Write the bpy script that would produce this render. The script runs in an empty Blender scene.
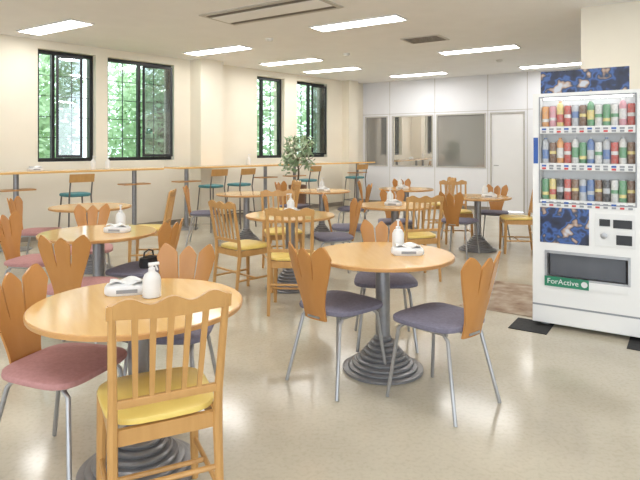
import bpy, bmesh, math, random
from mathutils import Vector, Matrix
random.seed(7)
SC = bpy.context.scene
C = SC.collection
PI = math.pi
SC.view_settings.view_transform = 'Standard'

# ------------------------------------------------------------------ materials
def mat(name, col, rough=0.5, metal=0.0, noise=None, nscale=8.0, bump=0.0, stretch=(1,1,1), emit=None, estr=0.0, spec=0.5):
    m = bpy.data.materials.new(name); m.use_nodes = True
    nt = m.node_tree; b = nt.nodes['Principled BSDF']
    b.inputs['Base Color'].default_value = (*col, 1)
    b.inputs['Roughness'].default_value = rough
    b.inputs['Metallic'].default_value = metal
    b.inputs['Specular IOR Level'].default_value = spec
    if emit:
        b.inputs['Emission Color'].default_value = (*emit, 1); b.inputs['Emission Strength'].default_value = estr
    if noise or bump:
        tc = nt.nodes.new('ShaderNodeTexCoord'); mp = nt.nodes.new('ShaderNodeMapping')
        mp.inputs['Scale'].default_value = stretch
        nz = nt.nodes.new('ShaderNodeTexNoise'); nz.inputs['Scale'].default_value = nscale; nz.inputs['Detail'].default_value = 4
        nt.links.new(tc.outputs['Object'], mp.inputs['Vector']); nt.links.new(mp.outputs['Vector'], nz.inputs['Vector'])
        if noise:
            cr = nt.nodes.new('ShaderNodeValToRGB')
            cr.color_ramp.elements[0].position = 0.3; cr.color_ramp.elements[1].position = 0.7
            cr.color_ramp.elements[0].color = (*noise, 1); cr.color_ramp.elements[1].color = (*col, 1)
            nt.links.new(nz.outputs['Fac'], cr.inputs['Fac']); nt.links.new(cr.outputs['Color'], b.inputs['Base Color'])
        if bump:
            bp = nt.nodes.new('ShaderNodeBump'); bp.inputs['Strength'].default_value = bump; bp.inputs['Distance'].default_value = 0.01
            nt.links.new(nz.outputs['Fac'], bp.inputs['Height']); nt.links.new(bp.outputs['Normal'], b.inputs['Normal'])
    return m

M = {}
M['table'] = mat('table_wood', (0.79,0.49,0.19), 0.12, noise=(0.75,0.45,0.165), nscale=4, stretch=(1,9,1))
M['edge'] = mat('table_edge_wood', (0.62,0.34,0.13), 0.35, noise=(0.54,0.28,0.10), nscale=12)
M['ply'] = mat('orange_ply', (0.53,0.245,0.072), 0.26, noise=(0.49,0.22,0.062), nscale=4, stretch=(4,4,1))
M['beech'] = mat('beech_wood', (0.58,0.325,0.115), 0.35, noise=(0.52,0.28,0.093), nscale=5, stretch=(6,6,1))
M['blue'] = mat('grey_mauve_fabric', (0.195,0.185,0.245), 0.85, noise=(0.16,0.15,0.20), nscale=60, bump=0.2)
M['pink'] = mat('dusty_rose_fabric', (0.52,0.27,0.26), 0.85, noise=(0.45,0.225,0.22), nscale=60, bump=0.2)
M['yellow'] = mat('yellow_vinyl', (0.86,0.66,0.19), 0.4, noise=(0.82,0.61,0.165), nscale=10)
M['teal'] = mat('teal_vinyl', (0.06,0.22,0.24), 0.5, noise=(0.05,0.18,0.2), nscale=20)
M['steel'] = mat('grey_steel_tube', (0.42,0.42,0.43), 0.3, 0.6, noise=(0.38,0.38,0.39), nscale=20)
M['iron'] = mat('pedestal_grey', (0.30,0.30,0.315), 0.34, 0.5, noise=(0.25,0.25,0.26), nscale=20)
M['black'] = mat('black_frame', (0.012,0.013,0.016), 0.4, noise=(0.02,0.02,0.024), nscale=9)
M['rubber'] = mat('black_rubber', (0.02,0.02,0.022), 0.8, noise=(0.035,0.035,0.035), nscale=40, bump=0.3)
M['white'] = mat('white_plastic', (0.78,0.78,0.77), 0.35, noise=(0.74,0.74,0.73), nscale=10)
M['cloth'] = mat('white_wipe', (0.82,0.82,0.82), 0.8, noise=(0.72,0.73,0.75), nscale=20, bump=0.5)
M['wall'] = mat('cream_wall', (0.83,0.775,0.66), 0.8, noise=(0.80,0.745,0.63), nscale=2, bump=0.03)
M['part'] = mat('white_partition', (0.82,0.83,0.87), 0.5, noise=(0.79,0.80,0.84), nscale=1.5)
M['ceil'] = mat('ceiling_board', (0.90,0.90,0.905), 0.9, noise=(0.87,0.87,0.875), nscale=3, bump=0.05)
M['lamp'] = mat('lamp_diffuser', (1,1,1), 0.5, emit=(1.0,0.985,0.96), estr=20.0)
M['vent'] = mat('vent_metal', (0.55,0.53,0.50), 0.5, noise=(0.50,0.48,0.45), nscale=20)
M['slot'] = mat('vent_slot_dark', (0.12,0.10,0.09), 0.7, noise=(0.16,0.14,0.12), nscale=20)
M['leaf'] = mat('leaf_green_hazed', (0.56,0.73,0.46), 0.6, noise=(0.36,0.56,0.30), nscale=1.2)  # bright outdoor haze is painted in as a paler leaf colour
M['leaf2'] = mat('plant_leaf', (0.16,0.28,0.12), 0.5, noise=(0.42,0.48,0.33), nscale=14)
M['bark'] = mat('bark', (0.10,0.07,0.05), 0.9, noise=(0.16,0.12,0.08), nscale=12, bump=0.5)
M['grass'] = mat('lawn', (0.26,0.46,0.16), 0.9, noise=(0.20,0.36,0.12), nscale=3)
M['pot'] = mat('brown_pot', (0.18,0.09,0.05), 0.5, noise=(0.14,0.07,0.04), nscale=9)
M['vend'] = mat('vending_white', (0.83,0.825,0.81), 0.3, noise=(0.81,0.805,0.79), nscale=3)
M['vgrey'] = mat('vending_grey', (0.30,0.31,0.33), 0.4, noise=(0.26,0.27,0.29), nscale=8)
M['flap'] = mat('smoked_flap', (0.10,0.105,0.12), 0.2, noise=(0.08,0.085,0.10), nscale=5)
M['green'] = mat('sign_green', (0.02,0.22,0.12), 0.4, noise=(0.02,0.18,0.10), nscale=8)
M['red'] = mat('button_red', (0.65,0.08,0.07), 0.4, noise=(0.55,0.06,0.06), nscale=8)
M['bluest'] = mat('sticker_blue', (0.03,0.12,0.45), 0.4, noise=(0.03,0.09,0.35), nscale=8)
M['matb'] = mat('brown_mat', (0.24,0.15,0.10), 0.9, noise=(0.50,0.42,0.33), nscale=7, bump=0.4)
M['base'] = mat('baseboard_grey', (0.30,0.26,0.21), 0.6, noise=(0.27,0.23,0.19), nscale=8)
M['door'] = mat('door_white', (0.84,0.845,0.86), 0.4, noise=(0.82,0.825,0.84), nscale=3)

# floor: polished pale vinyl with faint mottling and fine speckle
m = bpy.data.materials.new('beige_floor'); m.use_nodes = True; nt = m.node_tree; b = nt.nodes['Principled BSDF']
tc = nt.nodes.new('ShaderNodeTexCoord')
n1 = nt.nodes.new('ShaderNodeTexNoise'); n1.inputs['Scale'].default_value = 2.2; n1.inputs['Detail'].default_value = 9; n1.inputs['Roughness'].default_value=.66
n2 = nt.nodes.new('ShaderNodeTexNoise'); n2.inputs['Scale'].default_value = 48; n2.inputs['Detail'].default_value = 4
r1 = nt.nodes.new('ShaderNodeValToRGB'); r1.color_ramp.elements[0].position=.34; r1.color_ramp.elements[1].position=.62
r1.color_ramp.elements[0].color=(0.525,0.475,0.375,1); r1.color_ramp.elements[1].color=(0.585,0.535,0.43,1)
r2 = nt.nodes.new('ShaderNodeValToRGB'); r2.color_ramp.elements[0].position=.36; r2.color_ramp.elements[1].position=.52
r2.color_ramp.elements[0].color=(0.93,0.925,0.91,1); r2.color_ramp.elements[1].color=(1,1,1,1)
mx = nt.nodes.new('ShaderNodeMix'); mx.data_type='RGBA'; mx.blend_type='MULTIPLY'; mx.inputs['Factor'].default_value=1
mr = nt.nodes.new('ShaderNodeMapRange'); mr.inputs['To Min'].default_value=.08; mr.inputs['To Max'].default_value=.22
for n in (n1,n2): nt.links.new(tc.outputs['Object'], n.inputs['Vector'])
nt.links.new(n1.outputs['Fac'], r1.inputs['Fac']); nt.links.new(n2.outputs['Fac'], r2.inputs['Fac']); nt.links.new(n1.outputs['Fac'], mr.inputs['Value'])
nt.links.new(r1.outputs['Color'], mx.inputs['A']); nt.links.new(r2.outputs['Color'], mx.inputs['B'])
nt.links.new(mx.outputs['Result'], b.inputs['Base Color']); nt.links.new(mr.outputs['Result'], b.inputs['Roughness'])
M['floor'] = m

def glassmat(name, tint, fac, rough=0.02, base=None):
    m = bpy.data.materials.new(name); m.use_nodes = True; nt = m.node_tree
    for n in list(nt.nodes):
        if n.type != 'OUTPUT_MATERIAL': nt.nodes.remove(n)
    out = [n for n in nt.nodes if n.type=='OUTPUT_MATERIAL'][0]
    g = nt.nodes.new('ShaderNodeBsdfGlossy'); g.inputs['Roughness'].default_value = rough
    if base:
        t = nt.nodes.new('ShaderNodeBsdfDiffuse'); t.inputs['Color'].default_value = (*base,1)
    else:
        t = nt.nodes.new('ShaderNodeBsdfTransparent'); t.inputs['Color'].default_value = (*tint,1)
    mxs = nt.nodes.new('ShaderNodeMixShader'); mxs.inputs[0].default_value = fac
    nt.links.new(t.outputs[0], mxs.inputs[1]); nt.links.new(g.outputs[0], mxs.inputs[2]); nt.links.new(mxs.outputs[0], out.inputs['Surface'])
    return m
M['glass'] = glassmat('window_glass', (0.94,0.98,0.96), 0.06)
M['sashglass'] = glassmat('sash_glass', (0.70,0.74,0.76), 0.2)
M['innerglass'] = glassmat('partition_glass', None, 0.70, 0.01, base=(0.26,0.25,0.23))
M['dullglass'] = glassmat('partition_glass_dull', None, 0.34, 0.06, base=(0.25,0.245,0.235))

def poster_mat():
    m = bpy.data.materials.new('poster_print'); m.use_nodes = True; nt = m.node_tree; b = nt.nodes['Principled BSDF']
    tc = nt.nodes.new('ShaderNodeTexCoord'); v = nt.nodes.new('ShaderNodeTexNoise'); v.inputs['Scale'].default_value = 9; v.inputs['Detail'].default_value = 2
    cr = nt.nodes.new('ShaderNodeValToRGB')
    e = cr.color_ramp.elements
    e[0].position=0.3; e[0].color=(0.012,0.015,0.03,1); e[1].position=.45; e[1].color=(0.02,0.03,0.08,1)
    for p,c in ((.51,(0.05,0.12,0.36,1)),(.56,(0.03,0.05,0.10,1)),(.60,(0.42,0.28,0.20,1)),(.66,(0.55,0.58,0.64,1))):
        x = e.new(p); x.color = c
    nt.links.new(tc.outputs['Object'], v.inputs['Vector'])
    nt.links.new(v.outputs['Fac'], cr.inputs['Fac']); nt.links.new(cr.outputs['Color'], b.inputs['Base Color'])
    b.inputs['Roughness'].default_value=.3
    return m
M['poster'] = poster_mat()

# ------------------------------------------------------------------ mesh helpers
def box(bm, x0,x1,y0,y1,z0,z1, bev=0):
    r = bmesh.ops.create_cube(bm, size=1, matrix=Matrix.Translation(((x0+x1)/2,(y0+y1)/2,(z0+z1)/2)) @ Matrix.Diagonal((x1-x0,y1-y0,z1-z0,1)))
    if bev:
        es = set()
        for v in r['verts']: es.update(v.link_edges)
        bmesh.ops.bevel(bm, geom=list(es), offset=bev, segments=2, profile=.5, affect='EDGES')
def tube(bm, pts, r, seg=10, cap=True):
    pts = [Vector(p) for p in pts]; rings = []
    rs = r if isinstance(r,(list,tuple)) else [r]*len(pts)
    prev = None
    for i,p in enumerate(pts):
        t = (pts[min(i+1,len(pts)-1)]-pts[max(i-1,0)]).normalized()
        a = prev - t*prev.dot(t) if prev else (Vector((0,0,1)) if abs(t.z)<.9 else Vector((1,0,0)))
        if not prev: a = a - t*a.dot(t)
        a.normalize(); prev = a; bb = t.cross(a)
        rings.append([bm.verts.new(p+(a*math.cos(2*PI*k/seg)+bb*math.sin(2*PI*k/seg))*rs[i]) for k in range(seg)])
    for i in range(len(rings)-1):
        for k in range(seg):
            bm.faces.new((rings[i][k],rings[i][(k+1)%seg],rings[i+1][(k+1)%seg],rings[i+1][k]))
    if cap:
        bm.faces.new(rings[0][::-1]); bm.faces.new(rings[-1])
def lathe(bm, prof, seg=24, cx=0, cy=0):
    rings = []
    for r,z in prof:
        rings.append([bm.verts.new((cx+max(r,1e-4)*math.cos(2*PI*k/seg), cy+max(r,1e-4)*math.sin(2*PI*k/seg), z)) for k in range(seg)])
    for i in range(len(rings)-1):
        for k in range(seg):
            bm.faces.new((rings[i][k],rings[i][(k+1)%seg],rings[i+1][(k+1)%seg],rings[i+1][k]))
    bm.faces.new(rings[0][::-1]); bm.faces.new(rings[-1])
def pad(bm, a, b, z0, z1, cx=0, n=28, p=4.0, taper=0.0, dome=0.006):
    rings=[]; h=z1-z0
    for s,z in ((.90,z0),(.99,z0+h*.2),(1.0,z0+h*.5),(.985,z1-h*.2),(.94,z1-h*.04),(.6,z1+dome*.8),(.25,z1+dome)):
        ring=[]
        for k in range(n):
            t=2*PI*k/n; c,sn=math.cos(t),math.sin(t)
            x=a*s*math.copysign(abs(c)**(2/p),c); y=b*s*math.copysign(abs(sn)**(2/p),sn)
            y*=1+taper*x/a
            ring.append(bm.verts.new((cx+x,y,z)))
        rings.append(ring)
    for i in range(len(rings)-1):
        for k in range(n): bm.faces.new((rings[i][k],rings[i][(k+1)%n],rings[i+1][(k+1)%n],rings[i+1][k]))
    bm.faces.new(rings[0][::-1]); bm.faces.new(rings[-1])
def sheet(bm, f, nu, nv, th):
    """two-sided slab from f(u,v)->Vector , thickness vector th"""
    th = Vector(th)
    A=[[bm.verts.new(f(i/nu,j/nv)) for j in range(nv+1)] for i in range(nu+1)]
    B=[[bm.verts.new(f(i/nu,j/nv)+th) for j in range(nv+1)] for i in range(nu+1)]
    for i in range(nu):
        for j in range(nv):
            bm.faces.new((A[i][j],A[i+1][j],A[i+1][j+1],A[i][j+1])); bm.faces.new((B[i][j],B[i][j+1],B[i+1][j+1],B[i+1][j]))
    for i in range(nu):
        bm.faces.new((A[i+1][0],A[i][0],B[i][0],B[i+1][0])); bm.faces.new((A[i][nv],A[i+1][nv],B[i+1][nv],B[i][nv]))
    for j in range(nv):
        bm.faces.new((A[0][j],A[0][j+1],B[0][j+1],B[0][j])); bm.faces.new((A[nu][j+1],A[nu][j],B[nu][j],B[nu][j+1]))
def obj(name, bm, material, parent=None, smooth=False, loc=None, rz=None):
    bmesh.ops.recalc_face_normals(bm, faces=bm.faces)
    me = bpy.data.meshes.new(name); bm.to_mesh(me); bm.free()
    me.materials.append(material)
    if smooth:
        for p in me.polygons: p.use_smooth = True
        try: me.set_sharp_from_angle(angle=math.radians(40))
        except Exception: pass
    o = bpy.data.objects.new(name, me); C.objects.link(o)
    if parent: o.parent = parent
    if loc is not None: o.location = loc
    if rz is not None: o.rotation_euler = (0,0,rz)
    return o
def B(): return bmesh.new()
def bx(name, x0,x1,y0,y1,z0,z1, material, parent=None, bev=0, **k):
    bm=B(); box(bm,x0,x1,y0,y1,z0,z1,bev); return obj(name,bm,material,parent,**k)
def empty(name, loc=(0,0,0), rz=0):
    o = bpy.data.objects.new(name, None); C.objects.link(o); o.location = loc; o.rotation_euler = (0,0,rz); o.empty_display_size=.1
    return o
def tag(o, label, cat, group=None):
    o['label']=label; o['category']=cat
    if group: o['group']=group
    return o
def struct(o): o['kind']='structure'; return o
def dup(o, parent=None):
    c = o.copy(); C.objects.link(c)
    if parent: c.parent = parent
    for ch in list(o.children): dup(ch, c)
    return c
class Proto:
    def __init__(s, maker): s.maker=maker; s.first=None
    def put(s, loc, rz, label, cat, group=None):
        if s.first is None: s.first=o=s.maker()
        else: o=dup(s.first)
        o.location=loc; o.rotation_euler=(0,0,rz); o['label']=label; o['category']=cat
        if group: o['group']=group
        elif 'group' in o: del o['group']
        return o
def R(d): return math.radians(d)

# ------------------------------------------------------------------ the room
CZ = 3.0
WL = (-4.17,8.4,0); WA = math.atan2(.735,.678)           # window wall: origin and direction
WD = Vector((math.cos(WA),math.sin(WA),0)); WN = Vector((-WD.y,WD.x,0))   # WN points outside
UA = math.atan2(-.55,.835)                               # the partition, lamps and machine run this way
def wp(t, y, z=0): return Vector(WL)+WD*t+WN*y+Vector((0,0,z))
PC = wp(7.75,0)
PEND = PC+Vector((math.cos(UA),math.sin(UA),0))*9
P0 = wp(-9,0)
def slab(name, z0, z1, material):
    bm=B(); pts=[(P0.x,P0.y),(PC.x,PC.y),(PEND.x,PEND.y),(PEND.x,-5),(P0.x,-5)]
    lo=[bm.verts.new((x,y,z0)) for x,y in pts]; hi=[bm.verts.new((x,y,z1)) for x,y in pts]
    bm.faces.new(lo[::-1]); bm.faces.new(hi)
    for i in range(5): bm.faces.new((lo[i],lo[(i+1)%5],hi[(i+1)%5],hi[i]))
    return struct(obj(name,bm,material))
slab('floor',-.1,0,M['floor']); slab('ceiling',CZ,CZ+.1,M['ceil'])

WZ0, WZ1 = 1.17, 2.87
wins=[(-.06,.83),(1.03,2.28),(4.24,5.02),(5.40,6.40)]
def holed_wall(name, x0, x1, holes, y0, y1, material, loc, rz, ztop=CZ):
    bm=B(); x=x0
    for a,b_,za,zb in holes:
        box(bm,x,a,y0,y1,0,ztop)
        if za>0: box(bm,a,b_,y0,y1,0,za)
        box(bm,a,b_,y0,y1,zb,ztop); x=b_
    box(bm,x,x1,y0,y1,0,ztop)
    return struct(obj(name,bm,material,loc=loc,rz=rz))
holed_wall('wall_left',-9,7.75,[(a,b_,WZ0,WZ1) for a,b_ in wins],0,.34,M['wall'],WL,WA)
struct(bx('wall_pilaster',2.62,3.12,-.33,0,0,CZ,M['wall'],loc=WL,rz=WA))
struct(bx('wall_corner_pilaster',6.95,7.3,-.2,0,0,CZ,M['wall'],loc=WL,rz=WA))
for n,(a,b_) in enumerate(wins):
    w=struct(empty('window_%d'%(n+1),WL,WA)); y=.10
    bm=B(); f=.055
    box(bm,a,a+f,y,y+.09,WZ0,WZ1); box(bm,b_-f,b_,y,y+.09,WZ0,WZ1)
    box(bm,a+f,b_-f,y,y+.09,WZ0,WZ0+f); box(bm,a+f,b_-f,y,y+.09,WZ1-f,WZ1)
    obj('window_frame',bm,M['black'],w)
    mid = a+(b_-a)*(.30 if n in(0,2) else .5)
    bx('mullion',mid-.022,mid+.022,y+.005,y+.08,WZ0+f,WZ1-f,M['black'],w)
    bm=B()
    for h0,h1 in ((a+f,mid-.022),(mid+.022,b_-f)):
        nq=max(1,round((h1-h0)/.27))
        for q in range(1,nq):
            xx=h0+(h1-h0)*q/nq; box(bm,xx-.004,xx+.004,y+.03,y+.05,WZ0+f,WZ1-f)
        for q in range(1,5):
            zz=WZ0+f+(WZ1-WZ0-2*f)*q/5; box(bm,h0,h1,y+.031,y+.049,zz-.004,zz+.004)
    obj('muntin_grid',bm,M['black'],w)
    bx('pane',a+f,b_-f,y+.038,y+.042,WZ0+f,WZ1-f,M['glass'],w)
# casement sashes hinged near the mullion and standing open into the room
for n,(a,b_,ang) in enumerate(((.24,.62,-22),(1.70,2.22,-18),(5.95,6.34,-18))):
    s=struct(empty('window_sash_%d'%(n+1), wp(a,.09), WA+R(ang))); L=b_-a
    bm=B(); z0,z1=WZ0+.06,WZ1-.06; k=.04
    box(bm,0,k,-.03,0,z0,z1); box(bm,L-k,L,-.03,0,z0,z1); box(bm,k,L-k,-.03,0,z0,z0+k); box(bm,k,L-k,-.03,0,z1-k,z1)
    obj('sash_frame',bm,M['black'],s)
    bx('sash_pane',k,L-k,-.017,-.013,z0+k,z1-k,M['sashglass'],s)
struct(bx('baseboard_left',-9,7.75,-.012,0,0,.09,M['base'],loc=WL,rz=WA))

# far white partition
pw=[(.06,.69),(.80,1.87),(1.94,3.10)]
PWZ0,PWZ1=.93,2.16
holed_wall('wall_back',0,9,[(a,b_,PWZ0,PWZ1) for a,b_ in pw]+[(3.19,3.93,0,2.16)],0,.12,M['part'],PC,UA)
for n,(a,b_) in enumerate(pw):
    w=struct(empty('window_%d'%(n+5),PC,UA)); bm=B(); f=.03
    box(bm,a,a+f,-.01,.05,PWZ0,PWZ1); box(bm,b_-f,b_,-.01,.05,PWZ0,PWZ1); box(bm,a+f,b_-f,-.01,.05,PWZ0,PWZ0+f); box(bm,a+f,b_-f,-.01,.05,PWZ1-f,PWZ1)
    obj('window_frame',bm,M['vent'],w)
    bx('pane',a+f,b_-f,.02,.03,PWZ0+f,PWZ1-f,M['innerglass'] if n==1 else M['dullglass'],w)
d=struct(empty('door_1',PC,UA))
bx('door_leaf',3.22,3.90,.01,.05,.01,2.13,M['door'],d,bev=.004)
bm=B(); box(bm,3.19,3.22,-.015,.08,0,2.16); box(bm,3.90,3.93,-.015,.08,0,2.16); box(bm,3.22,3.90,-.015,.08,2.13,2.16); obj('door_frame',bm,M['vent'],d)
bm=B(); tube(bm,[(3.29,.01,1.0),(3.29,-.05,1.0),(3.39,-.05,1.0)],.009); obj('door_handle',bm,M['steel'],d,True)
bm=B()
for s in (.745,1.905,3.14,3.98,5.0): box(bm,s-.006,s+.006,-.005,0,0,CZ)
box(bm,0,9,-.005,0,2.2,2.212)
struct(obj('trim_1',bm,M['vent'],loc=PC,rz=UA))
struct(bx('baseboard_back',0,3.18,-.012,0,0,.08,M['base'],loc=PC,rz=UA))
struct(bx('wall_right_pillar',0,4.2,0,.5,0,CZ,M['wall'],loc=(3.02,6.48,0),rz=UA))
struct(bx('wall_right',PEND.x,PEND.x+.15,-5,PEND.y,0,CZ,M['wall']))
struct(bx('wall_far_left',P0.x-.15,P0.x,-5,P0.y,0,CZ,M['wall']))

# ------------------------------------------------------------------ outdoors
bm=B()
q=[wp(-9,.35),wp(16,.35),wp(16,14),wp(-9,14)]
vs=[bm.verts.new((p.x,p.y,-.12)) for p in q]; bm.faces.new(vs)
struct(obj('ground_outside',bm,M['grass']))
def leaves(bm, c, rad, n, s):
    for i in range(n):
        while True:
            v=Vector((random.uniform(-1,1),random.uniform(-1,1),random.uniform(-1,1)))
            if .25<v.length<1: break
        p=Vector(c)+Vector((v.x*rad[0],v.y*rad[1],v.z*rad[2]))
        a=Vector((random.gauss(0,1),random.gauss(0,1),random.gauss(0,1))).normalized(); b2=a.orthogonal().normalized(); L=s*random.uniform(.6,1.3)
        f=[p-a*L,p+b2*L*.45,p+a*L,p-b2*L*.45]
        bm.faces.new([bm.verts.new(x) for x in f])
trees=[(-2.2,2.4,'bushy tree outside the leftmost large window'),(.6,3.2,'bushy tree outside between the two left windows'),(3.6,2.6,'leafy tree outside behind the cream pilaster'),(6.5,3.0,'leafy tree outside the right pair of windows'),(9.5,3.0,'leafy tree outside nearest the white partition'),
 (-1.0,6.2,'second row tree farthest left outside'),(2.1,6.4,'second row tree seen through the open second window'),(5.1,6.2,'second row tree seen through the third window'),(8.2,6.3,'second row tree seen through the fourth window')]
for t,dd,lab in trees:
    p=wp(t,dd,-.12); o=empty('tree',p,WA)
    bm=B(); tube(bm,[(0,0,0),(.05,0,1.2),(-.02,.05,2.6)],[.14,.10,.06]); obj('trunk',bm,M['bark'],o,True)
    bm=B()
    for k in range(6):
        leaves(bm,(random.uniform(-.15,.15),random.uniform(-.15,.15),.9+.5*k),(1.22,1.2,.8),380,.115)
    fo=obj('foliage',bm,M['leaf'],o)
    tag(o,lab,'tree','trees outside the windows')

# ------------------------------------------------------------------ ceiling fittings
def lamp_maker():
    o=empty('ceiling_light')
    bm=B(); L,W=.64,.17
    box(bm,-L,L,-W,-W+.02,-.018,0); box(bm,-L,L,W-.02,W,-.018,0); box(bm,-L,-L+.02,-W+.02,W-.02,-.018,0); box(bm,L-.02,L,-W+.02,W-.02,-.018,0)
    obj('frame',bm,M['white'],o)
    bx('diffuser',-L+.02,L-.02,-W+.02,W-.02,-.010,-.001,M['lamp'],o)
    return o
LP=Proto(lamp_maker)
for x,y,lab in ((-3.56,7.5,'rectangular ceiling light at upper left above the leftmost window'),(-1.7,9.27,'rectangular ceiling light above the wall between left and right windows'),
    (.48,7.25,'large bright ceiling light right of the long slot diffuser'),(2.6,9.2,'bright ceiling light above the white door, right of the square vent'),
    (-.55,10.5,'ceiling light above the narrow third window'),(.24,11.6,'small looking ceiling light above the fourth window by the corner'),
    (2.15,12.3,'ceiling light above the partition glass panes'),(4.55,10.9,'ceiling light partly cut off by the cream pillar'),
    (-1.6,5.0,'added unseen ceiling light over the left tables, above the frame'),(2.4,5.2,'added unseen ceiling light over the vending machine, above the frame'),  # from this row on: unseen lamps added to brighten the room
    (.5,2.9,'added unseen ceiling light over the front tables'),(-3.8,3.4,'added unseen ceiling light by the window wall at the front'),(3.2,1.2,'added unseen ceiling light at right behind the viewer'),
    (-1.2,.6,'added unseen ceiling light directly behind the viewer'),(1.2,-2,'added unseen ceiling light farthest behind the viewer'),(-4.4,-1,'added unseen ceiling light at rear left behind the viewer')):
    LP.put((x,y,CZ),UA,lab,'ceiling light','fluorescent ceiling lights')
o=empty('slot_diffuser',(-.60,6.62,CZ),UA)
bx('frame',-.84,.84,-.32,.32,-.012,0,M['vent'],o)
bx('centre_panel',-.78,.78,-.15,.15,-.020,-.011,M['ceil'],o)
for yy in (-.22,.22): bx('slot',-.78,.78,yy-.028,yy+.028,-.018,-.011,M['slot'],o)
tag(o,'long slotted air conditioning diffuser at the top of the ceiling','air vent')
o=empty('ceiling_vent',(1.56,8.32,CZ),UA)
bx('frame',-.3,.3,-.22,.22,-.012,0,M['vent'],o)
bm=B()
for k in range(5): box(bm,-.26,.26,-.17+.08*k-.015,-.17+.08*k+.015,-.018,-.011)
obj('louvre',bm,M['slot'],o)
tag(o,'grey square louvred vent between two ceiling lights','air vent')
def smoke():
    bm=B(); lathe(bm,[(.06,0),(.06,-.02),(.035,-.045),(0,-.045)],20); return obj('smoke_detector',bm,M['white'],None,True)
SP=Proto(smoke)
for x,y,lab in ((-.75,8.3,'round white smoke detector behind the long diffuser'),(.45,9.6,'round white smoke detector in the middle of the ceiling'),(3.3,10.3,'round white smoke detector right of the last lights')):
    SP.put((x,y,CZ),0,lab,'smoke detector')

# ------------------------------------------------------------------ furniture makers (all face local +X)
def smooth01(t): t=max(0,min(1,t)); return t*t*(3-2*t)
def make_tulip(sm, nm='tulip_chair'):
    def mk():
        o=empty(nm)
        bm=B(); pad(bm,.205,.215,.430,.468,cx=.01,taper=.08); obj('seat',bm,sm,o,True)
        bm=B()
        for i in (-1,0,1):
            def f(u,v,i=i):
                tip=.822 if i==0 else .838
                us=u if i>=0 else 1-u
                pk=.5 if i==0 else .58
                q=(pk-us)/pk if us<pk else (us-pk)/(1-pk)
                zt=tip-(.052 if i==0 or us<pk else .072)*q**1.45
                z=.40+v*(zt-.40)
                W=.082+.082*smooth01((z-.44)/.36)+.012*max(0,(z-.74)/.09)
                g=.0045*smooth01((z-.62)/.05)+.0035*max(0,(z-.70)/.12)
                lo=-W+(i+1)*2*W/3; hi=lo+2*W/3
                if i>-1: lo+=g
                if i<1: hi-=g
                y=lo+(hi-lo)*u
                return Vector((-.195-(z-.40)*.24+1.6*y*y-.012,y,z))
            sheet(bm,f,10,22,(.012,0,0))
        bmesh.ops.remove_doubles(bm,verts=bm.verts,dist=.0002)
        obj('backrest',bm,M['ply'],o,True)
        for fx,fy,tx,ty in ((.15,.15,.215,.20),(.15,-.15,.215,-.20),(-.13,.14,-.235,.20),(-.13,-.14,-.235,-.20)):
            bm=B(); tube(bm,[(fx*.6,fy,.419),(fx*.9,fy,.419),(fx+.02*(1 if fx>0 else -1),fy*1.05,.39),(tx,ty,.006)],.0105); obj('leg',bm,M['steel'],o,True)
        bm=B(); tube(bm,[(-.14,-.14,.418),(.15,-.15,.418)],.010); tube(bm,[(-.14,.14,.418),(.15,.15,.418)],.010)
        tube(bm,[(.08,-.15,.418),(.08,.15,.418)],.010); tube(bm,[(-.08,-.14,.418),(-.08,.14,.418)],.010)
        box(bm,-.215,-.08,-.045,.045,.412,.424)
        obj('seat_frame',bm,M['steel'],o,True)
        return o
    return mk
def make_slat():
    o=empty('slat_back_chair')
    bm=B(); pad(bm,.20,.20,.440,.472,cx=.01,taper=.06); obj('seat',bm,M['yellow'],o,True)
    bm=B()
    box(bm,-.17,.18,-.185,-.165,.385,.439); box(bm,-.17,.18,.165,.185,.385,.439); box(bm,.165,.185,-.165,.165,.385,.439); box(bm,-.19,-.17,-.165,.165,.385,.439)
    obj('seat_frame',bm,M['beech'],o)
    for s in (-1,1):
        bm=B(); tube(bm,[(.175,s*.178,.438),(.175,s*.178,.38),(.185,s*.185,0)],[.021,.021,.015],8); obj('leg',bm,M['beech'],o,True)
        bm=B(); tube(bm,[(-.235,s*.178,0),(-.19,s*.178,.40),(-.20,s*.178,.52),(-.265,s*.188,.88)],[.014,.018,.016,.013],8); obj('leg',bm,M['beech'],o,True)
        bm=B(); tube(bm,[(.18,s*.183,.17),(-.215,s*.180,.17)],.010,8); obj('stretcher',bm,M['beech'],o,True)
    bm=B(); tube(bm,[(0,-.183,.17),(0,.183,.17)],.010,8); tube(bm,[(-.205,-.178,.25),(-.205,.178,.25)],.010,8); obj('stretcher',bm,M['beech'],o,True)
    def xb(z): return -.20-.065*(z-.52)/.36
    bm=B()
    def f(u,v):
        y=-.205+.41*u; zt=.876+.022*math.sin(PI*(u*3))**2-.006*abs(2*u-1)
        z=.826+.005*math.cos(2*PI*u)+v*(zt-.826)
        return Vector((xb(z)-.010-.25*(.205**2-y*y),y,z))
    sheet(bm,f,36,3,(.018,0,0)); obj('crest_rail',bm,M['beech'],o,True)
    bm=B(); box(bm,xb(.53)-.010,xb(.53)+.008,-.176,.176,.518,.546,.003); obj('lower_rail',bm,M['beech'],o)
    for k in range(5):
        y=-.115+.0575*k; bm=B()
        def g(u,v,y=y): 
            z=.535+.30*v; hw=.008+.003*v; return Vector((xb(z)-.006-.20*(.205**2-y*y)*v,y*(.93+.09*v)-hw+2*hw*u,z))
        sheet(bm,g,1,6,(.010,0,0)); obj('back_slat',bm,M['beech'],o)
    return o
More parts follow.
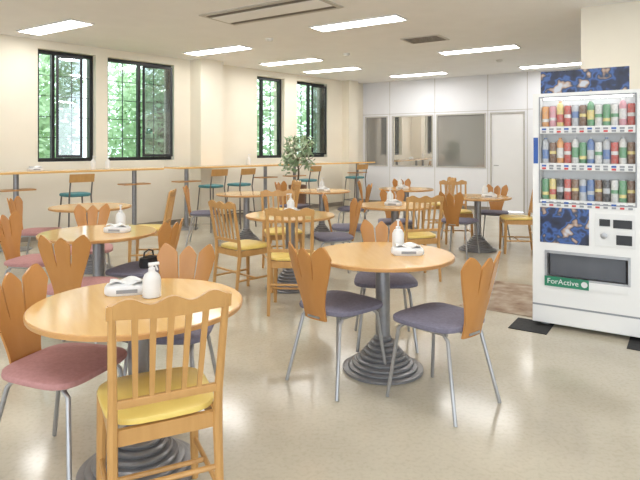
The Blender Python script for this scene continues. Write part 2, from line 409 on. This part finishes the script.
def make_stool():
    o=empty('bar_stool')
    bm=B(); pad(bm,.17,.18,.72,.765,taper=.05); obj('seat',bm,M['teal'],o,True)
    bm=B()
    def f(u,v):
        y=-.165+.33*u; z=.92+.11*v; return Vector((-.195-.2*(z-.8)-.4*(.03-y*y),y,z))
    sheet(bm,f,10,3,(.014,0,0)); obj('backrest',bm,M['beech'],o,True)
    for s in (-1,1):
        bm=B(); tube(bm,[(.13,s*.14,.718),(.19,s*.18,.005)],.011,8); obj('leg',bm,M['slot'],o,True)
        bm=B(); tube(bm,[(-.23,s*.18,.005),(-.165,s*.145,.72),(-.225,s*.145,1.01)],.011,8); obj('leg',bm,M['slot'],o,True)
    bm=B(); z=.26; a,b_=.169,.168
    tube(bm,[(a,-b_,z),(a,b_,z),(-.208,b_,z),(-.208,-b_,z),(a,-b_,z)],.009,8); obj('foot_rail',bm,M['slot'],o,True)
    return o
def make_table():
    o=empty('round_table')
    bm=B(); lathe(bm,[(.418,.693),(.438,.700),(.440,.716),(.436,.7195)],64); obj('table_edge',bm,M['edge'],o,True)
    bm=B(); lathe(bm,[(.434,.7190),(.434,.7205)],64); obj('tabletop',bm,M['table'],o)
    bm=B(); lathe(bm,[(.045,.16),(.045,.665),(.15,.68),(.15,.6928)],24); obj('column',bm,M['iron'],o,True)
    prof=[(.20,0.0),(.25,.002)]
    n=9
    for k in range(n):
        r=.25-.195*(k/(n-1))**.85; z=.008+.205*(k/n)**1.25; z2=.008+.205*((k+1)/n)**1.25
        prof+= [(r-.006,z),(r,z+(z2-z)*.3),(r,z+(z2-z)*.7),(r-.008,z2)]
    prof.append((.046,.215))
    bm=B(); lathe(bm,prof,40); obj('ribbed_base',bm,M['iron'],o,True)
    return o
TB=Proto(make_table); TP=Proto(make_tulip(M['pink'])); TU=Proto(make_tulip(M['blue'])); SL=Proto(make_slat); ST=Proto(make_stool)

G='round cafeteria tables'
T={}
for k,x,y,lab in (
 (1,-.775,2.40,'large round honey wood table in the left foreground with a spray bottle'),
 (2,.392,3.50,'round wooden table with ribbed grey pedestal in the centre between blue-grey chairs'),
 (3,-1.74,4.40,'round wooden table second back on the left, between pink seats'),
 (4,-.295,5.55,'round wooden table flanked by two yellow-seated slat chairs'),
 (5,-2.6,6.35,'round wooden table nearest the leftmost window'),
 (6,.87,6.5,'round wooden table directly behind the centre table'),
 (7,2.14,7.6,'round wooden table nearest the vending machine in front of the white door'),
 (8,.03,8.7,'small looking round table below the potted plant'),
 (9,1.40,9.1,'round table in front of the partition glass'),
 (10,-1.07,8.15,'round table before the cream pilaster beside a lone blue chair')):
    TB.put((x,y,0),random.uniform(0,3),lab,'table',G); T[k]=(x,y)

CG='tulip back chairs with padded seats'; SG='wooden slat back chairs with yellow seats'
for P,x,y,a,lab in (
 (TP,-1.11,2.42,-18,'pink seated tulip back chair at left edge of the foreground table'),
 (SL,-.61,2.10,116,'yellow seated slat chair with its back to the viewer, nearest of all'),
 (TU,-.77,2.90,266,'blue-grey seated tulip chair behind the foreground table, facing the viewer'),
 (TP,-1.62,3.78,92,'pink seated tulip chair with its back to the viewer, behind the foreground table'),
 (TP,-2.36,4.65,-8,'pink seated tulip chair left of the second left table'),
 (TU,-1.37,4.30,165,'blue-grey seated tulip chair right of the second left table, a black pouch on it'),
 (TP,-2.14,5.18,285,'tulip chair between the two left tables, facing the viewer'),
 (TP,-3.14,6.25,5,'pink seated tulip chair left of the table nearest the leftmost window'),
 (SL,-1.98,6.5,185,'slat chair right of the table nearest the leftmost window'),
 (SL,-.72,5.34,45,'slat chair with yellow seat left of the middle table, turned half away'),
 (SL,-.23,4.82,86,'slat chair with yellow seat before the middle table, back to the viewer'),
 (TU,.14,5.9,195,'blue seated tulip chair right of the table with two yellow chairs'),
 (SL,-.42,6.25,285,'slat chair on the far side of the middle table'),
 (TU,.11,3.35,46,'blue-grey tulip chair left of the centre table, seen from behind'),
 (TU,.665,3.07,131,'blue-grey tulip chair at right front of the centre table, facing left'),
 (TU,.46,3.98,268,'blue-grey tulip chair behind the centre table, facing the viewer'),
 (SL,1.02,5.98,102,'slat chair with yellow seat in front of the table behind the centre one'),
 (TU,.33,6.6,0,'tulip chair left of the table behind the centre one'),
 (TU,.95,7.12,270,'tulip chair on the far side of the table behind the centre one'),
 (TU,1.78,7.20,55,'tulip chair with orange back left of the table before the white door'),
 (SL,2.62,7.45,172,'slat chair nearest the vending machine, right of the table before the white door'),
 (SL,2.0,8.2,268,'slat chair behind the table before the white door'),
 (TU,2.5,8.1,240,'tulip chair behind the table before the white door'),
 (TU,-.42,9.0,-30,'small looking tulip chair left of the table below the potted plant'),
 (TU,.50,8.60,165,'tulip chair right of the table below the potted plant'),
 (TU,.92,9.2,-5,'tulip chair left of the table in front of the partition glass'),
 (TU,1.45,9.7,270,'tulip chair behind the table in front of the partition glass'),
 (SL,1.92,9.25,185,'slat chair right of the table in front of the partition glass'),
 (TU,-1.66,8.05,5,'lone blue seated tulip chair in front of the cream pilaster'),
 (SL,-.60,8.35,200,'slat chair right of the table before the cream pilaster')):
    P.put((x,y,0),R(a),lab,'chair',SG if P is SL else CG)
# small dark pouch lying on the seat right of the second left table
o=empty('black_pouch',(-1.31,4.28,.4742),R(70))
bm=B(); pad(bm,.085,.045,0,.075,n=24,p=3,dome=.006); obj('pouch_body',bm,M['rubber'],o,True)
bm=B(); tube(bm,[(-.06,0,.07),(-.05,0,.115),(0,0,.13),(.05,0,.115),(.06,0,.07)],.006,8); obj('carry_loop',bm,M['black'],o,True)
tag(o,'small black pouch lying on a blue-grey chair seat behind the foreground table','pouch')

# window counters
def counter(t0,t1,lab):
    o=empty('window_counter',WL,WA); y0,y1=-.80,-.36; ym=-.58
    bx('countertop',t0,t1,y0,y1,1.03,1.06,M['table'],o,bev=.004)
    n=3 if t1-t0>3 else 2
    for k in range(n):
        t=t0+.30+(t1-t0-.7)*k/(n-1)
        bm=B(); tube(bm,[(t,ym,.02),(t,ym,1.03)],.035,12); obj('post',bm,M['iron'],o,True)
        bm=B(); lathe(bm,[(.2,0),(.2,.012),(.06,.03),(.04,.05)],24,t,ym); obj('base_plate',bm,M['iron'],o,True)
        bx('bag_shelf',t-.22,t+.22,ym-.12,ym+.12,.80,.82,M['edge'],o)
    tag(o,lab,'counter','high counters along the window wall')
counter(-2.6,1.58,'long high wooden counter under the two left windows')
counter(1.85,4.35,'high wooden counter in front of the cream pilaster')
counter(4.45,7.2,'high wooden counter under the right pair of windows')
for t,lab in ((.03,'teal seated high stool under the left windows'),(2.3,'teal seated high stool left of the cream pilaster'),(2.9,'teal seated high stool directly before the cream pilaster'),(4.6,'teal seated high stool near the narrow third window'),(6.1,'teal seated high stool under the fourth window')):
    p=wp(t,-1.08); ST.put((p.x,p.y,0),WA+PI/2+R(random.uniform(-6,6)),lab,'stool','high stools at the window counter')

# ------------------------------------------------------------------ table things
def bottle_mk():
    o=empty('spray_bottle')
    bm=B(); lathe(bm,[(.034,0),(.040,.004),(.040,.078),(.032,.100),(.016,.112),(.014,.118)],20); obj('bottle_body',bm,M['white'],o,True)
    bm=B(); lathe(bm,[(.015,.116),(.015,.128),(.010,.132)],14); tube(bm,[(-.014,0,.144),(.032,0,.146)],[.009,.007],8); tube(bm,[(0,0,.125),(0,0,.145)],.008,8); tube(bm,[(.016,0,.140),(.026,0,.116)],.004,6); obj('trigger_head',bm,M['cloth'],o,True)
    return o
def pump_mk():
    o=empty('pump_bottle')
    bm=B(); lathe(bm,[(.034,0),(.038,.004),(.038,.11),(.026,.135),(.013,.14)],20); obj('bottle_body',bm,M['white'],o,True)
    bm=B(); lathe(bm,[(.015,.138),(.015,.155),(.006,.157),(.006,.19),(.012,.192),(.012,.2)],12); tube(bm,[(0,0,.196),(.045,0,.192)],.005,6); obj('pump_head',bm,M['cloth'],o,True)
    return o
def wipes_mk():
    o=empty('wipes_pack')
    bm=B(); pad(bm,.100,.060,0,.042,p=4,n=24,dome=.008); obj('pack',bm,M['cloth'],o,True)
    bm=B()
    def f(u,v): return Vector((-.075+.15*u,-.04+.08*v+.01*math.sin(6*u),.051+.009*math.sin(9*u+3*v)+.012*math.sin(PI*u)*math.sin(PI*v)))
    sheet(bm,f,12,8,(0,0,.006)); obj('folded_wipe',bm,M['white'],o,True)
    bx('printed_label',-.045,.045,-.0615,-.0595,.012,.028,M['vgrey'],o)
    return o
BP=Proto(bottle_mk); PP=Proto(pump_mk); WP=Proto(wipes_mk); TZ=.7206
names={1:'the foreground table',2:'the centre table',3:'the second left table',4:'the table with two yellow chairs',5:'the table nearest the leftmost window',6:'the table behind the centre one',7:'the table before the white door',8:'the table below the potted plant',9:'the table in front of the partition glass',10:'the table before the cream pilaster'}
BP.put((T[1][0]+.03,T[1][1]+.08,TZ),R(35),'white spray bottle on the foreground table','bottle')
WP.put((T[1][0]-.10,T[1][1]+.15,TZ),R(15),'white pack of wipes on the foreground table','wipes')
for k,dx,dy in ((2,.11,.10),(3,.13,.12),(4,0,.1),(6,-.05,.05),(7,.1,0),(8,0,0),(9,-.1,0)):
    PP.put((T[k][0]+dx,T[k][1]+dy,TZ),R(40*k),'white pump bottle on '+names[k],'bottle','pump bottles on tables')
    WP.put((T[k][0]+dx+(.02 if k!=2 else .04),T[k][1]+dy-.125,TZ),R(10-5*k),'white pack of wipes on '+names[k],'wipes','wipes packs on tables')
for t,lab in ((.55,'white pump bottle on the left window counter, first from left'),(.78,'white pump bottle on the left window counter, second from left'),(3.6,'white pump bottle on the counter before the pilaster')):
    p=wp(t,-.5,1.0601); PP.put(p,R(30),lab,'bottle','pump bottles on the window counters')
for t,lab in ((-.3,'white pack of wipes on the left window counter'),(5.2,'white pack of wipes on the counter under the right windows')):
    p=wp(t,-.55,1.0601); WP.put(p,WA,lab,'wipes')

# potted plant
o=empty('potted_plant',(-.41,10.3,0))
bm=B(); lathe(bm,[(.12,0),(.13,.01),(.15,.62),(.17,.64),(.17,.70),(.14,.70),(.13,.66)],24); obj('planter',bm,M['pot'],o,True)
bm=B(); tube(bm,[(0,0,.66),(.02,0,.95),(-.02,.02,1.25)],[.02,.015,.01],8)
for k in range(9):
    a=k*.9; tube(bm,[(0,0,.95+.03*k),(.15*math.cos(a),.15*math.sin(a),1.15+.03*k),(.28*math.cos(a),.28*math.sin(a),1.2+.04*k)],.006,5)
obj('stem',bm,M['bark'],o,True)
bm=B()
leaves(bm,(-.05,0,1.25),(.28,.28,.22),150,.055); leaves(bm,(.10,0,1.45),(.20,.2,.19),90,.055); leaves(bm,(-.16,0,1.08),(.18,.18,.2),80,.055); leaves(bm,(.2,0,1.15),(.14,.15,.2),50,.055); leaves(bm,(-.12,0,1.5),(.12,.15,.12),35,.055)
obj('foliage',bm,M['leaf2'],o)
tag(o,'leafy green potted plant before the right pair of windows','plant')

# ------------------------------------------------------------------ vending machine
VX=(1.66,4.37,0); W_,D_,H_=1.0,.68,1.80
vm=empty('vending_machine',VX,UA)
ws0,ws1,wz0,wz1=.055,.70,.965,1.765
bm=B()
box(bm,0,W_,.13,D_,.035,H_); box(bm,0,ws0,0,.13,.035,H_); box(bm,ws1,W_,0,.13,wz0,H_)
box(bm,ws0,ws1,0,.13,wz1,H_); box(bm,ws0,W_,0,.13,.62,wz0); box(bm,ws0,.10,0,.13,.035,.62); box(bm,.66,W_,0,.13,.035,.62)
box(bm,.10,.66,0,.13,.035,.33); box(bm,.10,.66,0,.13,.585,.62)
obj('cabinet',bm,M['vend'],vm)
bx('kick_plate',.0,W_,-.004,0,.04,.16,M['vend'],vm)
bx('base_groove',.0,W_,-.003,0,.165,.178,M['vgrey'],vm)
bx('display_back',ws0,ws1,.125,.13,wz0,wz1,M['white'],vm)
bx('display_light',ws0+.02,ws1-.02,.03,.05,wz1-.012,wz1-.001,mat('display_led',(1,1,1),.5,emit=(.97,.98,1),estr=5),vm)
bm=B(); q=.009
box(bm,ws0-q,ws1+q,-.005,0,wz1,wz1+q); box(bm,ws0-q,ws1+q,-.005,0,wz0-q,wz0); box(bm,ws0-q,ws0,-.005,0,wz0,wz1); box(bm,ws1,ws1+q,-.005,0,wz0,wz1)
obj('display_frame',bm,M['vgrey'],vm)
shelves=[1.545,1.265,.985]
NS=12; PIT=(ws1-ws0-.006)/NS; S0=ws0+.003+PIT/2; DR=PIT*.485
for z in shelves:
    bx('shelf',ws0,ws1,.012,.125,z-.012,z,M['white'],vm)
    bx('price_strip',ws0,ws1,-.004,.005,z-.055,z-.004,M['white'],vm)
    for k in range(NS):
        s=S0+PIT*k
        bx('selection_button',s-.014,s+.014,-.009,-.004,z-.048,z-.034,M['red'] if (k*7+int(z*100))%3==0 else M['vgrey'],vm)
        bx('price_tag',s-.016,s+.016,-.006,-.004,z-.028,z-.014,M['vgrey'] if k%3 else M['bluest'],vm)
bx('advert_panel',.055,.40,-.004,0,.655,.925,M['poster'],vm)
bx('coin_panel',.44,.70,-.006,0,.66,.90,M['white'],vm)
bx('bill_slot',.56,.68,-.012,-.006,.80,.86,M['black'],vm)
bx('payment_display',.47,.54,-.012,-.006,.81,.86,M['black'],vm)
bm=B(); lathe(bm,[(.022,0),(.022,.01),(.015,.012)],18); k=obj('card_reader',bm,M['steel'],vm,True); k.location=(.50,-.006,.74); k.rotation_euler=(R(90),0,0)
bx('coin_return',.58,.68,-.010,-.006,.68,.75,M['black'],vm)
bx('pickup_recess',.10,.66,.10,.13,.33,.585,M['slot'],vm)
fl=bx('pickup_flap',.12,.64,.03,.045,.40,.57,M['flap'],vm,bev=.004)
bm=B(); box(bm,.10,.66,-.008,0,.575,.595); box(bm,.10,.66,-.008,0,.385,.40); box(bm,.09,.105,-.008,0,.385,.595); box(bm,.655,.67,-.008,0,.385,.595); obj('pickup_frame',bm,M['steel'],vm)
bx('pickup_ledge',.10,.66,-.008,.10,.33,.385,M['vend'],vm)
bx('green_sign',.09,.40,-.014,-.0085,.325,.40,M['green'],vm)
def text(s, size, x, y, z, material, parent, name='lettering'):
    cu=bpy.data.curves.new('txt','FONT'); cu.body=s; cu.size=size; cu.extrude=.001; cu.align_x='CENTER'; cu.align_y='CENTER'
    t=bpy.data.objects.new('txt',cu); C.objects.link(t)
    dg=bpy.context.evaluated_depsgraph_get(); me=bpy.data.meshes.new_from_object(t.evaluated_get(dg)); bpy.data.objects.remove(t); bpy.data.curves.remove(cu)
    me.materials.clear(); me.materials.append(material)
    o=bpy.data.objects.new(name,me); C.objects.link(o); o.parent=parent; o.location=(x,y,z); o.rotation_euler=(R(90),0,0); return o
text('ForActive',.056,.22,-.0155,.363,M['white'],vm)
bm=B(); lathe(bm,[(.022,0),(.022,.001)],20); k=obj('sign_emblem',bm,M['white'],vm); k.location=(.37,-.0145,.363); k.rotation_euler=(R(90),0,0)
bx('blue_sticker',.006,.040,-.002,0,1.26,1.46,M['bluest'],vm)
bm=B()
for fx,fy in ((.08,.08),(W_-.08,.08),(.08,D_-.08),(W_-.08,D_-.08)): lathe(bm,[(.03,0),(.03,.035)],16,fx,fy)
ft=obj('feet',bm,M['iron'],vm,True); ft.location.z=.0065; ft.scale.z=.9
tag(vm,'white drinks vending machine with three lit display shelves at right','vending machine')
def VL(s,y,z): 
    return Vector((VX[0]+s*math.cos(UA)-y*math.sin(UA), VX[1]+s*math.sin(UA)+y*math.cos(UA), z))
pb=bx('poster_board',.055,.66,0,.02,0,.17,M['poster'],loc=VL(0,.02,H_),rz=UA); tag(pb,'dark blue advertising board standing on top of the vending machine','poster')
cols=[('red',(.58,.10,.08)),('green',(.13,.36,.18)),('white',(.75,.75,.73)),('blue',(.12,.22,.48)),('brown',(.22,.12,.07)),('orange',(.78,.38,.13)),('yellow',(.80,.66,.25)),('black',(.05,.05,.055)),('pink',(.72,.36,.42)),('silver',(.55,.57,.60))]
cm={n:mat('drink_'+n,c,.3,noise=tuple(v*.45+.2 for v in c),nscale=45) for n,c in cols}
bands={'white':'green','red':'white','green':'yellow','blue':'silver','orange':'white','yellow':'red','brown':'yellow','black':'silver','pink':'white','silver':'blue'}
capc={'white':'silver','red':'red','green':'white','blue':'white','orange':'orange','yellow':'orange','brown':'brown','black':'black','pink':'white','silver':'blue'}
def drink_mk(kind,cn):
    def mk():
        if kind=='can':
            o=empty('drink_can')
            bm=B(); lathe(bm,[(DR*.88,0),(DR,.005),(DR,.148),(DR*.84,.157)],16); obj('can_body',bm,cm[cn],o,True)
            lo=random.uniform(.03,.08)
            bm=B(); lathe(bm,[(DR*1.01,lo),(DR*1.01,lo+random.uniform(.02,.05))],16); obj('label_band',bm,cm[bands[cn]],o,True)
            bm=B(); lathe(bm,[(DR*.86,.156),(DR*.86,.160)],16); obj('can_lid',bm,M['steel'],o,True)
        else:
            o=empty('drink_bottle'); 
            bm=B(); lathe(bm,[(DR*.9,0),(DR,.005),(DR,.150),(DR*.75,.170),(.010,.180),(.010,.184)],16); obj('bottle_body',bm,cm[cn],o,True)
            lo=random.uniform(.03,.05)
            bm=B(); lathe(bm,[(DR*1.01,lo),(DR*1.01,lo+random.uniform(.05,.08))],16); obj('label_band',bm,cm[bands[cn]],o,True)
            bm=B(); lathe(bm,[(.0115,.183),(.0115,.193)],14); obj('cap',bm,cm[capc[cn]],o,True)
        return o
    return mk
DP={}
ordn=['first','second','third','fourth','fifth','sixth','seventh','eighth','ninth','tenth','eleventh','twelfth']
rown=['top','middle','bottom']
seqs=[['orange','pink','yellow','red','silver','brown','green','white','green','white','pink','red'],
      ['silver','brown','orange','red','white','green','blue','white','silver','red','white','brown'],
      ['green','yellow','black','red','brown','silver','blue','brown','black','white','green','brown']]
for r_ in range(3):
    for k in range(NS):
        cn=seqs[r_][k]; kind='can' if (r_==2 or (r_==0 and k%4!=2) or (r_==1 and k%2==1)) else 'bottle'
        key=(kind,cn)
        if key not in DP: DP[key]=Proto(drink_mk(kind,cn))
        p=VL(S0+PIT*k,.055,shelves[r_]+.0003)
        o=DP[key].put(p,0,'%s drink %s on the %s vending machine shelf, %s from the left'%(cn,kind,rown[r_],ordn[k]),'drink','drinks on the %s shelf of the vending machine'%rown[r_])
# mats
def mt(name,s0,s1,y0,y1,h,m_,lab):
    bm=B(); box(bm,s0,s1,y0,y1,0,h,h*.3); o=obj(name,bm,m_,loc=(VX[0],VX[1],0),rz=UA); tag(o,lab,'mat')
mt('floor_mat',-.66,-.05,.20,1.28,.008,M['matb'],'brown patterned mat on the floor left of the vending machine')
mt('rubber_plate',-.14,.14,-.19,.12,.006,M['rubber'],'black rubber plate under the left front corner of the vending machine')
mt('rubber_plate',.66,.93,-.19,.12,.006,M['rubber'],'black rubber plate under the right front corner of the vending machine')

# ------------------------------------------------------------------ light
w=bpy.data.worlds.new('World'); SC.world=w; w.use_nodes=True
bg=w.node_tree.nodes['Background']; bg.inputs['Color'].default_value=(0.84,0.92,1.0,1); bg.inputs['Strength'].default_value=3.3

cam=bpy.data.cameras.new('Camera'); cam.lens=31.5; cam.sensor_width=36; cam.shift_y=-.14375
co=bpy.data.objects.new('Camera',cam); C.objects.link(co); co.location=(0,0,1.38); co.rotation_euler=(R(90),0,0); SC.camera=co
